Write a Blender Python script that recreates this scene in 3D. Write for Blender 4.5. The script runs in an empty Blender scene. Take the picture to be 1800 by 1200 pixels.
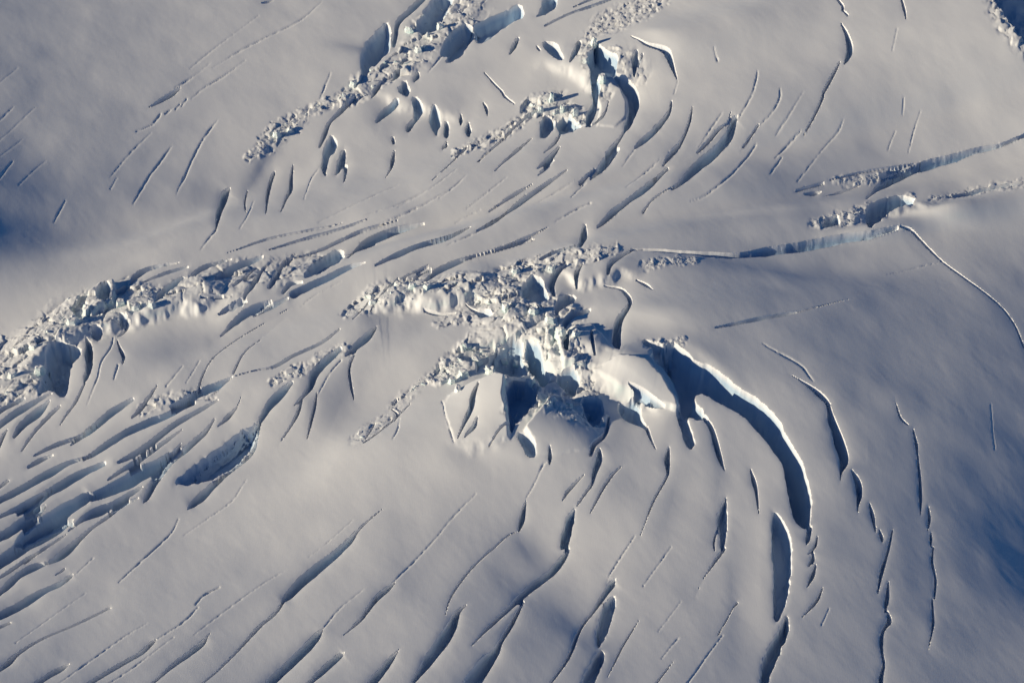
import bpy, bmesh, math, random
import numpy as np
from mathutils import Vector
random.seed(7)
RNG = np.random.default_rng(11)
sc = bpy.context.scene

# ------------------------------------------------------------------ camera, sky, sun, exposure
PITCH = math.radians(42.0)
LENS = 70.0
DIST = 1168.0
CZ = DIST * math.sin(PITCH)
CY = -DIST * math.cos(PITCH)
cam_d = bpy.data.cameras.new('camera')
cam = bpy.data.objects.new('camera', cam_d)
sc.collection.objects.link(cam)
cam_d.lens = LENS
cam_d.sensor_width = 36
cam_d.clip_start = 10
cam_d.clip_end = 30000
cam.location = (0, CY, CZ)
cam.rotation_euler = (math.pi / 2 - PITCH, 0, 0)
sc.camera = cam

SUN_EL = math.radians(17.0)
SUN_FRONT = math.radians(20.0)          # how far the sun stands towards the viewer from due left
SUN_DIR = Vector((-math.cos(SUN_FRONT) * math.cos(SUN_EL), -math.sin(SUN_FRONT) * math.cos(SUN_EL), math.sin(SUN_EL)))
SUN_STRENGTH = 4.5
SKY_STRENGTH = 0.056
w = bpy.data.worlds.new('World')
sc.world = w
w.use_nodes = True
nt = w.node_tree
sky = nt.nodes.new('ShaderNodeTexSky')
sky.sky_type = 'NISHITA'
sky.sun_disc = False
sky.sun_elevation = SUN_EL
sky.sun_rotation = math.atan2(SUN_DIR.x, SUN_DIR.y)
sky.altitude = 2500
sky.air_density = 1.0
sky.dust_density = 0.0
sky.ozone_density = 6.0
deep = nt.nodes.new('ShaderNodeMix')      # the deep blue of a high-altitude sky
deep.data_type = 'RGBA'
deep.blend_type = 'MULTIPLY'
deep.inputs[0].default_value = 1.0
deep.inputs[7].default_value = (0.62, 0.97, 1.12, 1)
nt.links.new(sky.outputs[0], deep.inputs[6])
nt.links.new(deep.outputs[2], nt.nodes['Background'].inputs[0])
nt.nodes['Background'].inputs[1].default_value = SKY_STRENGTH
sun_d = bpy.data.lights.new('sun', 'SUN')
sun_d.energy = SUN_STRENGTH
sun_d.angle = math.radians(0.5)
sun_d.color = (1.0, 0.855, 0.63)
sun = bpy.data.objects.new('sun', sun_d)
sc.collection.objects.link(sun)
sun.rotation_euler = SUN_DIR.to_track_quat('Z', 'Y').to_euler()
sc.view_settings.view_transform = 'Standard'
sc.view_settings.look = 'None'
sc.view_settings.exposure = 0.0
sc.view_settings.gamma = 1.0
sc.view_settings.use_curve_mapping = False
sc.cycles.max_bounces = 8
sc.cycles.diffuse_bounces = 5
sc.cycles.glossy_bounces = 2
sc.cycles.use_denoising = True
sc.cycles.use_adaptive_sampling = True
sc.cycles.adaptive_threshold = 0.02

# ------------------------------------------------------------------ helpers
F = LENS / 36.0 * 1800.0
SP, CP = math.sin(PITCH), math.cos(PITCH)


def unproj(u, v, z=0.0):
    """survey sheet (u, v) -> ground point at height z"""
    rx = u - 900.0
    ry = F * CP + SP * (600.0 - v)
    rz = -F * SP + CP * (600.0 - v)
    t = (CZ - z) / (-rz)
    return rx * t, CY + ry * t


def proj(x, y, z):
    dx, dy, dz = x, y - CY, z - CZ
    d = dy * CP - dz * SP
    return 900.0 + F * dx / d, 600.0 - F * (dy * SP + dz * CP) / d


def vnoise(x, y, seed):
    """smooth lattice noise in about -1..1"""
    xi = np.floor(x).astype(np.int64)
    yi = np.floor(y).astype(np.int64)
    fx = x - xi
    fy = y - yi
    fx = fx * fx * fx * (fx * (fx * 6 - 15) + 10)
    fy = fy * fy * fy * (fy * (fy * 6 - 15) + 10)
    def h(a, b):
        n = (a * 374761393 + b * 668265263 + seed * 982451653) & 0x7fffffff
        n = ((n ^ (n >> 13)) * 1274126177) & 0x7fffffff
        return ((n ^ (n >> 16)) & 0xffff) / 32767.5 - 1.0
    a = h(xi, yi) * (1 - fx) + h(xi + 1, yi) * fx
    b = h(xi, yi + 1) * (1 - fx) + h(xi + 1, yi + 1) * fx
    return a * (1 - fy) + b * fy


def fbm(x, y, seed, octv=4, gain=0.5):
    s = 0.0
    a = 1.0
    for k in range(octv):
        s = s + a * vnoise(x * 2 ** k + 17.3 * k, y * 2 ** k - 9.1 * k, seed + k)
        a *= gain
    return s


def worley(x, y, seed, jit=0.9):
    """cell height, tilt and border distance of a jittered-cell pattern"""
    xi = np.floor(x).astype(np.int64)
    yi = np.floor(y).astype(np.int64)
    f1 = np.full(x.shape, 9.0)
    f2 = np.full(x.shape, 9.0)
    val = np.zeros(x.shape)
    def h(a, b, s):
        n = (a * 73856093 ^ b * 19349663 ^ (seed + s) * 83492791) & 0x7fffffff
        n = ((n ^ (n >> 13)) * 1274126177) & 0x7fffffff
        return ((n ^ (n >> 16)) & 0xffff) / 65535.0
    for dj in (-1, 0, 1):
        for di in (-1, 0, 1):
            cx, cy = xi + di, yi + dj
            px = cx + 0.5 + (h(cx, cy, 1) - 0.5) * jit
            py = cy + 0.5 + (h(cx, cy, 2) - 0.5) * jit
            dx, dy = x - px, y - py
            d = np.sqrt(dx * dx + dy * dy)
            tilt = (h(cx, cy, 4) - 0.5) * dx * 1.6 + (h(cx, cy, 5) - 0.5) * dy * 1.6
            vv = h(cx, cy, 3) + tilt
            new = d < f1
            f2 = np.where(new, f1, np.minimum(f2, d))
            val = np.where(new, vv, val)
            f1 = np.where(new, d, f1)
    return val, f2 - f1


def sstep(a, b, x):
    t = np.clip((x - a) / (b - a), 0, 1)
    return t * t * (3 - 2 * t)


# ------------------------------------------------------------------ lie of the snow: slopes of the glacier
# how steeply the snow faces the low sun, surveyed every 100 units (the brighter, the more it faces it)
TONE = [
 [138,145,150,158,165,166,168,170,172,178,180,182,184,180,175,180,182,180,170],
 [134,137,152,160,168,170,172,175,178,180,183,183,184,180,175,178,185,186,180],
 [130,141,150,155,165,168,172,176,178,182,184,182,180,172,165,160,165,174,182],
 [108,124,138,142,148,165,175,178,178,176,174,168,154,136,122,130,146,162,174],
 [90,118,156,168,172,176,178,176,170,165,162,160,152,148,148,150,148,142,136],
 [172,177,180,178,176,172,170,172,170,172,176,160,140,130,127,127,126,124,118],
 [178,178,165,158,172,178,178,175,172,182,184,176,160,150,138,130,124,120,112],
 [180,178,180,180,180,175,168,172,182,175,165,160,158,160,148,135,124,115,105],
 [165,170,165,160,162,185,190,190,186,180,172,165,160,158,150,135,120,104,84],
 [150,155,160,170,178,183,181,178,172,165,174,168,160,158,152,130,114,94,76],
 [155,160,165,166,166,168,166,162,152,142,166,168,150,155,148,130,122,110,104],
 [150,155,158,160,160,162,162,160,152,138,136,157,152,149,140,133,129,128,124],
 [142,146,150,152,154,156,156,155,152,140,136,147,146,143,132,128,122,120,120]]
# local hollows and swells: x, y, along, across, angle, amount
LOCAL = [
 (462,225,42,12,-55,-55), (30,385,90,28,-8,-18), (925,950,34,22,35,-42), (1010,1095,40,70,-60,-28),
 (855,880,30,40,0,-12), (380,560,80,22,-18,-22), (600,690,60,30,-40,-25), (640,45,45,7,5,-30),
 (1290,1020,16,60,0,-22), (1265,840,18,60,10,-22), (1090,840,50,24,25,-18), (1180,880,20,60,20,-16),
 (1090,668,75,18,22,70), (1000,445,60,10,-8,15), (1245,650,40,8,32,35), (900,800,60,18,10,10),
 (1300,455,120,18,0,-25), (1640,345,50,9,2,60), (1500,385,40,8,-8,40), (840,715,45,40,0,22),
 (1090,480,60,16,0,16), (1150,575,60,16,5,28), (1060,105,80,30,0,26), (1160,75,40,14,20,30),
 (320,350,110,14,-22,16), (120,420,120,18,-14,14), (1260,370,170,14,-10,-14), (1360,352,160,9,-10,14),
 (1010,732,60,30,25,-75), (1120,640,60,18,15,-14), (700,475,120,10,-15,-6),
 (520,428,150,16,-12,-16), (880,1010,32,60,-50,-20), (1150,1080,26,70,-50,-12), (590,800,90,26,-20,10),
 (560,230,60,16,-50,12), (720,610,120,26,-35,10), (1480,470,120,22,-4,-8), (1010,340,120,16,-30,-8),
 (250,420,120,16,-18,12), (1560,600,60,90,10,-6), (1440,820,24,90,-12,8), (330,1130,120,14,-35,-8),
 (560,1130,120,16,-38,-10), (770,960,26,90,35,-8), (1340,960,18,80,2,12), (300,190,130,20,-35,-6),
]


def srgb(v):
    v = np.asarray(v, float) / 255.0
    return ((v + 0.055) / 1.055) ** 2.4


tone = np.array(TONE, float)


def tone_at(u, v):
    u = np.clip(u, 0, 1799.9) / 100.0
    v = np.clip(v, 0, 1199.9) / 100.0
    i = np.floor(u).astype(int)
    j = np.floor(v).astype(int)
    fx, fy = u - i, v - j
    fx = fx * fx * (3 - 2 * fx)
    fy = fy * fy * (3 - 2 * fy)
    t = (tone[j, i] * (1 - fx) + tone[j, i + 1] * fx) * (1 - fy) + (tone[j + 1, i] * (1 - fx) + tone[j + 1, i + 1] * fx) * fy
    return t


AMB_L, SUN_L = 0.065, 1.06
UX, VX = np.meshgrid(np.arange(-150, 1951, 31.0), np.arange(-120, 1321, 31.0))
tt = tone_at(UX, VX)
cosi = np.clip((srgb(tt) - AMB_L) / SUN_L, 0.01, 0.9)
slope = cosi / math.cos(SUN_EL) - math.tan(SUN_EL)      # rise of the snow per metre away from the sun
SX, SY = unproj(UX, VX)
X0, X1, Y0, Y1 = SX.min() - 60, SX.max() + 60, SY.min() - 60, SY.max() + 60
NKX, NKY = 36, 27
dirx, diry = math.cos(SUN_FRONT), math.sin(SUN_FRONT)   # horizontal direction away from the sun


def basis(x, y):
    ax = math.pi * (x - X0) / (X1 - X0)
    ay = math.pi * (y - Y0) / (Y1 - Y0)
    return ax, ay


fx, fy = SX.ravel(), SY.ravel()
ax, ay = basis(fx, fy)
kx = np.arange(NKX)
ky = np.arange(NKY)
Cx, Sx_ = np.cos(np.outer(ax, kx)), -np.sin(np.outer(ax, kx)) * kx * math.pi / (X1 - X0)
Cy, Sy_ = np.cos(np.outer(ay, ky)), -np.sin(np.outer(ay, ky)) * ky * math.pi / (Y1 - Y0)
A = (Sx_[:, :, None] * Cy[:, None, :] * dirx + Cx[:, :, None] * Sy_[:, None, :] * diry).reshape(len(fx), -1)
K2 = ((kx[:, None] * math.pi / (X1 - X0)) ** 2 + (ky[None, :] * math.pi / (Y1 - Y0)) ** 2).ravel()
# cross slope kept gentle
Bc = (-Sx_[:, :, None] * Cy[:, None, :] * diry + Cx[:, :, None] * Sy_[:, None, :] * dirx).reshape(len(fx), -1)
AtA = A.T @ A + 0.012 * (Bc.T @ Bc) + np.diag(K2 ** 2 * 0.9e3 + 1e-7)
COEF = np.linalg.solve(AtA, A.T @ slope.ravel()).reshape(NKX, NKY)
COEF[0, 0] = 0


BUMPS = []
for (lx, ly, la, lb, ang, am) in LOCAL:
    a = math.radians(ang)
    lb = max(lb, 9)
    t0 = float(tone_at(np.array([float(lx)]), np.array([float(ly)]))[0])
    dg = float(srgb(np.clip(t0 + am, 50, 245)) - srgb(t0)) / SUN_L / math.cos(SUN_EL)
    bx, by = unproj(float(lx), float(ly))
    ex1, ey1 = unproj(lx + la * math.cos(a), ly + la * math.sin(a))
    ex2, ey2 = unproj(lx - lb * math.sin(a), ly + lb * math.cos(a))
    B = np.linalg.inv(np.array([[ex1 - bx, ex2 - bx], [ey1 - by, ey2 - by]]))
    Q = B.T @ B                                  # gaussian form in metres
    Rm = np.array([[dirx, -diry], [diry, dirx]])
    Q = Rm.T @ Q @ Rm                            # along / across the sunlight
    BUMPS.append((bx, by, Q[0, 0], Q[0, 1], Q[1, 1], dg))


def bump_h(x, y):
    out = np.zeros(x.shape)
    for (bx, by, al, be, ga, dg) in BUMPS:
        p = (x - bx) * dirx + (y - by) * diry
        q = -(x - bx) * diry + (y - by) * dirx
        s_ = 1 / math.sqrt(al)
        z = (p + be * q / al) / s_
        e = np.exp(-0.5 * (ga - be * be / al) * q * q)
        out += dg * s_ * 2.5066 * e / (1 + np.exp(-1.702 * np.clip(z, -30, 30))) * np.exp(-np.maximum(z, 0) / 6.0)
    return out


def base_h(x, y):
    """height of the smooth glacier at any points"""
    s = x.shape
    x = np.asarray(x).ravel()
    y = np.asarray(y).ravel()
    out = np.zeros(x.shape)
    for i0 in range(0, len(x), 200000):
        xs, ys = x[i0:i0 + 200000], y[i0:i0 + 200000]
        a, b = basis(xs, ys)
        P = np.cos(np.outer(a, kx)) @ COEF
        Q = np.cos(np.outer(b, ky))
        out[i0:i0 + 200000] = (P * Q).sum(1)
    return out.reshape(s) + bump_h(x, y).reshape(s) - H0


H0 = 0.0
H0 = float(base_h(np.array([0.0]), np.array([0.0]))[0])
hh = base_h(SX, SY)
print('relief', hh.min(), hh.max())


def to_plan(u, v):
    """a surveyed sight line (u, v) -> plan position on the sheet, by walking it onto the real relief"""
    u = np.asarray(u, float)
    v = np.asarray(v, float)
    z = np.zeros(u.shape)
    for _ in range(25):
        x, y = unproj(u, v, z)
        z = z + 0.6 * (base_h(x, y) - z)
    x, y = unproj(u, v, z)
    return proj(x, y, 0 * x)


# ------------------------------------------------------------------ the grid of the snow surface
STEP = 1.7
ring = np.cumsum(STEP * 1.062 ** np.arange(1, 66))
us = np.arange(-70, 1871, STEP)
vs = np.arange(-60, 1265, STEP)
us = np.concatenate([us[0] - ring[::-1], us, us[-1] + ring])
vs = np.concatenate([vs[0] - ring[::-1], vs, vs[-1] + ring])
U, V = np.meshgrid(us, vs)
NV, NU = U.shape
GX, GY = unproj(U, V)
print('grid', NU, NV, NU * NV)
relief = base_h(GX, GY)
# plain large-scale detail: gentle sastrugi and swells, not tied to anything
relief += 0.55 * fbm(GX / 42, GY / 42, 3, 2) + 0.06 * fbm((GX + 0.5 * GY) / 14, (GY - 0.5 * GX) / 26, 9, 3)
relief += 0.010 * fbm((GX * 0.8 + 0.6 * GY) / 2.2, (GY * 0.8 - 0.6 * GX) / 5.5, 19, 2)
drop = np.zeros(U.shape)
wslope = np.zeros(U.shape)            # steepness of the ice walls at each grid point
owner = np.full(U.shape, -1, np.int32)
esd = np.full(U.shape, 99.0)            # signed distance to the nearest opening, for crisp lips
mu = np.zeros(U.shape)
mv = np.zeros(U.shape)
NJ1 = fbm(U / 26, V / 26, 31, 2)
NJ2 = fbm(U / 8, V / 8, 37, 2)
NJ3 = fbm(U / 3.6, V / 3.6, 41, 1)

CREV_DATA = '''
# group | label or - | points   (P = polygon with depth,wall)
ul|-|375,118,1 430,85,2 480,60,2 530,35,2 567,3,1
ul|-|338,172,1 360,153,2 395,132,2 430,106,1
ul|shallow shaded slit widest in its middle among the fine cracks of the upper left|259,190,1 285,175,7 305,163,8 318,153,1
ul|-|300,158,1 325,145,2.5 345,130,1 370,110,1
ul|-|335,120,1 365,95,1.5 400,68,1 455,28,1
ul|-|240,230,2 256,224,2 268,219,2
ul|-|270,215,2 278,206,3 283,199,2
ul|-|291,199,2 297,195,3 303,191,1
ul|-|308,192,2 316,183,2
ul|-|319,186,2 328,174,2
ul|-|193,312,1 215,285,1.5 240,258,1.5 264,234,1
ul|-|235,358,1 250,330,3 265,307,2 285,280,3 302,257,1
ul|-|310,341,1 322,315,3 340,275,3 360,240,3 382,212,1
ul|-|193,333,1.5 205,313,1.5
le|-|-20,162,1 0,145,1 30,120,1
le|-|-10,218,1 0,210,2 23,188,1.5
le|-|-10,255,1 0,245,1 28,220,1 60,190,1
le|-|-8,322,1 0,312,2 22,284,1.5
le|-|33,325,1 55,303,1 80,283,1
le|-|95,390,1 105,370,2 115,353,1.5
le|-|0,275,1 38,245,1
ul|-|563,175,1.5 570,155,2.5 580,130,1.5
um|deep slot with a crusted lit top at the left end of the upper crevasse row|378,405,2 383,380,9 391,355,13 396,340,13 403,331,4
um|-|432,372,2 430,355,4 435,335,2
um|-|467,374,2 470,345,6 475,320,8 482,303,5
um|-|494,371,2 502,350,6 510,335,8 512,310,6 515,290,2
um|-|535,350,1.5 548,315,2 560,297,1.5
um|-|422,400,1.5 435,378,2 445,355,1.5
um|-|458,6,1 470,3,4 484,-3,1
ti|long curved cleft beside the big shaded scoop at the top of the icefall|692,80,7 695,60,9 697,45,9 705,33,9 722,18,10 742,-2,11 760,-20,8
ti|large smooth blue-shaded scoop at the upper left of the top icefall|P14,22:632,100 638,80 655,62 680,35 687,55 687,88 675,100 655,122 640,133 633,127
ti|deep dark hollow between ice slabs in the middle of the top icefall|P14,10:772,93 785,67 815,42 833,50 837,65 823,83 803,107 780,113 792,92 777,102
ti|thin tail of a crack running down from the dark hollow of the top icefall|753,128,1.5 765,112,3 777,97,3
ti|wide shaded trench at the upper edge of the snow rib near the top|P11,9:830,50 843,37 887,20 917,3 925,30 900,40 877,57 847,80 830,67
ti|rounded shaded bowl touching the top edge of the picture near its middle|P10,9:940,30 950,17 953,-8 982,-10 980,13 963,25
ti|shaded gulf of the top icefall cut off by the upper picture edge|P10,18:725,45 745,22 765,-12 800,-12 790,15 780,40 765,60 740,62
um|-|958,45,3 1000,25,4 1043,10,5 1075,-2,5 1100,-14,3
um|-|1007,14,2 1037,0,4 1060,-8,3
pl|-|896,94,4 903,82,9 911,67,5
pl|rough oval pit with a crusted upper rim on the bright upper plateau|P8,8:953,73 970,71 983,83 993,103 987,112 967,98 955,87
pl|-|1002,114,2 1010,95,12 1018,75,9
pl|-|944,82,3 949,88,4
pl|biggest jagged blue pit on the bright upper plateau with ragged walls|P15,8:1042,60 1055,78 1068,88 1087,100 1083,132 1070,138 1047,140 1033,120 1030,102 1043,85
pl|narrow deep slot hanging below the biggest pit of the upper plateau|1044,132,10 1048,155,14 1046,175,10 1040,195,17 1035,212,12 1032,222,2
pl|broad curved crevasse like a hook right of the slot on the upper plateau|1080,134,6 1100,146,15 1113,160,17 1116,180,18 1110,200,16 1102,220,14 1097,232,5
pl|-|1118,92,7 1116,110,12 1114,131,5
pl|-|1129,96,4 1122,116,4
pl|thin crescent crevasse curling around the right end of the upper plateau|1108,64,2 1133,76,6 1160,84,8 1175,96,12 1183,120,7 1191,141,2
pl|-|1191,143,1.5 1185,165,2
pl|beaded crevasse below the crescent at the right of the upper plateau|1180,178,4 1176,196,7 1165,213,9 1150,230,11 1133,246,11 1117,260,4
pl|-|1117,262,2 1105,278,2 1093,293,1.5
pl|-|1037,222,2 1055,210,6 1064,198,4 1070,180,2
um|-|1097,232,4 1085,250,7 1068,270,8
um|-|1087,262,5 1070,279,14 1055,297,10 1038,315,3
um|-|1045,297,2 1030,312,5 1020,323,7
um|-|1030,322,2 1005,347,2
um|-|1217,187,2 1213,210,5 1200,245,5 1188,262,8 1175,277,7 1163,295,2
ur|widest long crevasse of the upper right slope with round lit bulges at its upper end|1297,203,2 1290,212,11 1281,238,14 1265,258,14 1245,278,17 1220,298,19 1200,317,12 1182,332,3
um|wide wavy crevasse in steps running down left toward the centre rubble|1173,297,6 1150,318,11 1128,335,12 1100,355,9 1075,375,10 1057,393,6 1050,400,3
um|-|1130,372,4 1145,352,2.5 1170,335,2 1200,318,1.5
um|-|987,230,3 975,250,7 957,268,2
um|-|983,257,4 966,278,11 946,296,4
um|-|973,282,3 960,296,7 946,309,2
um|-|935,243,2 905,268,7 885,285,4 868,303,1.5
ic|-|840,285,2 865,262,4 885,245,4 915,215,5 945,195,6
ic|shaded cavity under the spiky seracs left of the long cast shadow|P9,6:947,243 950,207 970,200 977,220 960,243
ic|blue cavity at the foot of the spires on the upper plateau edge|P9,7:975,218 985,202 1005,203 1027,222 1005,230 985,238
ic|-|P9,6:722,173 735,172 747,195 735,205 725,225 715,231 713,218 727,200
ic|pointed leaf-shaped pit hanging from the lit rim in the upper middle|P10,6:763,182 752,205 757,225 767,238 775,215 773,200
ic|-|P7,5:780,205 790,213 791,230 785,243 779,235
ic|-|P5,4:775,260 787,244 786,257 777,265
ic|-|P6,4:805,205 811,197 815,213 808,222
ic|-|P7,5:814,228 825,210 831,230 822,245
ic|-|P8,6:697,160 713,138 723,160 717,173 705,167
ic|-|P6,4:724,144 733,124 741,130 732,147
ic|-|651,174,1 660,160,8 672,144,4
ic|dark cave mouth under a snow shelf in the upper icefall|662,212,6 675,196,12 697,180,10
ic|-|689,141,3 697,130,10 706,117,5
um|leaf-shaped pit at the left of the paired pits below the icefall's lower end|P8,6:583,233 595,253 587,267 575,283 573,313 562,293 567,267 573,247
um|-|P8,5:607,260 609,285 600,298 588,312 590,290 597,265
um|-|608,292,7 606,310,5 603,325,1.5
ic|-|562,257,4 570,238,8 580,215,6 600,195,8 625,172,4
um|-|690,242,6 692,250,6
um|-|693,265,3 690,280,8 687,295,5 678,312,1.5
um|-|849,180,2 855,190,5 857,202,2
pl|fine crack with a bright lower lip alone on the smooth upper dome|851,128,2 865,143,3 880,158,4 888,170,4 904,183,2
um|-|760,318,1.5 787,293,2.5 820,260,4
um|-|773,348,1.5 800,328,2 820,308,1
um|-|842,285,2 853,270,3 870,258,2 900,228,2
um|-|890,312,1 855,340,1.5 820,366,1
um|-|660,400,1.5 710,377,3 750,357,2 785,337,1
um|-|997,300,2 957,327,5 927,347,7 900,368,9 863,392,9 838,405,3
ce|-|826,398,4 787,417,9 733,433,10 683,455,8 660,467,3
um|-|1036,358,3 1010,370,3 975,390,1.5
um|-|845,368,1.5 800,392,1.5
ce|-|745,393,3 700,405,9 660,420,11 635,433,10 612,452,5
ce|-|700,388,1.5 640,405,4 600,422,4 555,442,3 500,455,1.5
ce|-|963,400,1.5 920,420,4 867,440,3.5 830,452,5 797,465,9 767,480,12 750,495,8
ce|-|932,421,3 915,427,2
ce|-|853,400,1.5 827,413,2.5 787,430,1.5
ce|short upright blue notch just below the long stepped crevasse above the centre|1028,397,6 1026,415,14 1020,430,9
ce|-|1012,431,5 977,442,9 950,455,6
ce|-|1112,439,4 1085,455,10 1072,468,10 1068,484,6
ce|-|996,464,5 977,480,13 969,500,13 975,520,5
ce|-|1024,466,3 1014,482,8 1014,502,4
ce|hooked crevasse curling round the flat-topped dome right of the central icefall|1062,499,2 1090,502,5 1106,520,7 1105,537,8 1090,560,11 1084,582,17 1085,605,14 1089,612,4
ce|-|P10,4:990,588 1003,590 1001,610 1000,630 993,632 988,610
ce|-|1040,588,5 1041,605,7 1046,624,4
ce|teal-walled pit in the upper part of the central icefall|P12,7:913,523 917,500 933,483 953,490 960,513 967,527 950,533 930,530
ce|teal cleft right of the teal pit in the central icefall|P9,5:973,540 983,517 1017,513 1007,533 987,547 977,563
ce|-|1035,543,8 1005,556,11 985,580,10
ce|-|P5,5:808,523 835,537 860,540 870,555 845,558 838,545
ce|deepest blue chasm falling through the middle of the central icefall|P20,7:922,613 927,596 950,610 958,640 970,653 960,670 948,670 938,650 927,632
ce|broad blue-shaded gulf right of the big lit front block|P15,10:893,700 888,680 898,664 918,660 945,672 945,690 940,705 922,730 910,737 900,762 895,750
ce|rubble-filled shaded bowl above the big lit front block|P12,18:853,625 877,605 893,598 920,596 920,617 933,643 908,655 867,647
ce|upper dark gash splitting the face of the big lit front block|841,682,4 832,700,10 828,720,11 816,745,7 804,772,2
ce|-|839,737,3 833,752,8 817,769,3
ce|shaded cave right of the central chasm with a ragged rim|P12,8:973,655 1013,650 1022,667 1012,692 990,676
ce|-|P9,8:1017,692 1058,697 1063,727 1047,749 1030,735
ce|blue hollow under the lit snow ramp right of the centre|P10,9:1083,703 1115,700 1127,710 1130,732 1140,753 1110,739 1092,726
ce|-|1137,748,7 1145,770,4 1153,788,1.5
ce|-|1103,682,2 1125,697,11 1145,708,10 1168,716,2
ce|small box-shaped pit at the head of the great curved crevasse|P8,4:1126,594 1178,607 1162,615 1130,607
rt|great curved crevasse with a wide sunlit wall right of the centre|P26,20:1137,620 1180,596 1200,612 1225,633 1250,640 1270,656 1300,679 1340,703 1370,737 1382,762 1405,800 1420,840 1428,877 1424,910 1424,928 1413,930 1394,913 1389,887 1381,850 1378,820 1366,800 1355,783 1325,750 1308,728 1267,709 1240,690 1222,693 1225,710 1236,718 1238,735 1218,738 1197,720 1190,692 1180,665 1160,642
rt|-|1238,731,9 1250,750,10 1258,775,11 1265,800,9 1270,815,5 1274,825,2
rt|-|P8,6:1190,708 1205,725 1215,750 1225,777 1217,790 1205,780 1195,750 1187,722
rt|long upright trench with a smooth floor under the tip of the great curved crevasse|P12,9:1360,895 1377,913 1392,947 1393,987 1387,1033 1377,1077 1365,1095 1357,1080 1360,1033 1357,973 1355,910
rt|trench running off the bottom edge below the long upright trench|P13,8:1382,1078 1388,1087 1387,1110 1367,1157 1352,1187 1348,1215 1335,1215 1338,1167 1347,1140 1373,1097
rt|-|1424,925,8 1420,945,9 1418,955,2
rt|-|1437,942,3 1433,958,5 1420,973,2
rt|-|1430,970,3 1428,982,9 1420,995,2
rt|-|1434,992,4 1428,1010,8 1418,1032,1.5
rt|-|1446,1032,2 1435,1055,6 1410,1084,1.5
rt|thick dark crevasse right of the great curved one with a thin lit lip|1385,657,1 1413,673,4 1437,690,9 1453,707,9 1458,722,9 1465,745,15 1475,775,19 1483,800,18 1483,815,13 1479,830,4 1477,850,1
rt|-|1497,827,4 1508,845,11 1511,865,11 1508,885,5 1508,902,1
rt|-|1528,883,3 1534,903,7 1539,932,3
rt|-|1546,930,3 1550,943,7 1551,953,2
rt|-|1569,930,3 1562,962,6 1550,1005,6 1543,1040,3
rt|-|1562,1022,3 1560,1050,8 1555,1075,3
rt|ragged saw-edged crevasse running off the bottom at the lower right|1560,1075,4 1563,1090,10 1552,1107,7 1550,1130,7 1551,1150,6 1554,1165,6 1550,1185,8 1547,1220,9
rt|-|1605,755,3 1611,780,6 1613,800,4 1617,840,6 1619,875,6 1618,902,2
rt|-|1572,700,1 1580,727,3 1586,738,4 1598,748,2
rt|-|1632,890,3 1634,910,6 1631,930,2
rt|-|1636,935,3 1637,945,5 1637,960,2
rt|-|1641,960,3 1639,985,5 1643,1005,4 1645,1022,5 1643,1050,3
rt|-|1639,1052,3 1641,1090,5 1637,1115,4 1631,1143,1
rt|pale blue bowl-shaped slot left of the long upright trench|P8,8:1278,868 1281,900 1278,930 1273,963 1265,965 1262,930 1261,905 1268,885
rt|-|1257,968,2 1255,950,4 1262,925,3
rt|-|1274,962,5 1260,980,6 1252,992,4 1235,1018,2 1222,1048,1
rt|-|1319,823,3 1326,845,8 1330,865,6 1334,900,2
rt|-|1296,1058,4 1288,1068,2 1275,1092,2 1262,1115,2
rt|-|1271,1115,1.5 1250,1143,2 1208,1202,2.5
rt|-|1456,1070,1.5 1444,1098,1.5
fr|long bright-lipped crack arcing down to the right picture edge|1583,396,3 1600,402,4 1615,417,4 1630,433,4 1657,460,3.4 1690,485,3.4 1730,515,3.4 1760,540,3.4 1783,570,3.4 1800,608,3.4 1830,670,3
fr|-|1653,460,2 1600,473,1.5 1560,482,1
fr|-|1497,525,1 1447,537,2 1400,548,4 1360,555,6 1317,563,6 1257,575,3
fr|-|1340,603,1 1360,615,2 1387,630,3 1410,647,3 1430,670,2
fr|-|1741,712,1.5 1747,790,1.5
fr|long level crevasse with rubble on its lips right of the centre|1110,438,3 1150,439,6 1200,444,8 1250,448,10 1300,450,10 1350,442,14 1400,435,15 1450,425,14 1490,415,11 1530,410,8 1578,398,4
fr|-|P8,4:1452,383 1475,377 1478,395 1455,400 1440,396
fr|deepest bend of the right-hand fault with blue shade beneath a bright snow wall|P14,9:1520,367 1543,353 1585,343 1615,356 1573,368 1545,387 1528,399 1522,385
fr|long gently curved trench rising to the right picture edge|1523,350,5 1550,327,13 1583,307,14 1627,290,13 1673,278,10 1720,263,8 1760,254,5 1800,238,5 1870,212,4
fr|-|1547,310,6 1583,300,7 1615,294,3
fr|-|1457,317,2 1517,303,3 1583,292,4 1615,286,1.5
fr|-|1400,335,3 1447,322,4
fr|-|1450,345,1.5 1480,338,4 1510,327,2
fr|-|1415,341,3 1430,340,7 1443,337,2
fr|crusted crevasse reaching the right picture edge below the long curved trench|1668,348,6 1700,341,9 1733,333,8 1767,326,7 1800,321,6 1860,310,4
fr|-|1675,274,2 1705,265,2
ur|-|1331,125,1.5 1329,145,3 1323,165,3 1300,207,1.5
ur|-|1371,157,2 1368,180,3 1353,203,2 1337,218,2
ur|-|1333,219,3.5 1317,243,3 1303,263,1.5
ur|-|1411,162,1 1393,193,2 1377,217,2.5 1362,238,1.5
ur|-|1477,107,2 1463,133,6 1447,163,5
ur|-|1447,168,5 1433,200,4 1413,238,1.5
ur|-|1408,230,1.5 1387,253,3 1363,278,1.5
ur|-|1375,277,2 1363,293,3 1353,307,1
ur|short thick dark crevasse high on the smooth upper right slope|1478,42,3 1488,60,7 1494,82,12 1490,100,9 1484,112,2
ur|-|1468,-8,4 1482,12,4 1480,17,3 1490,27,4
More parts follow.
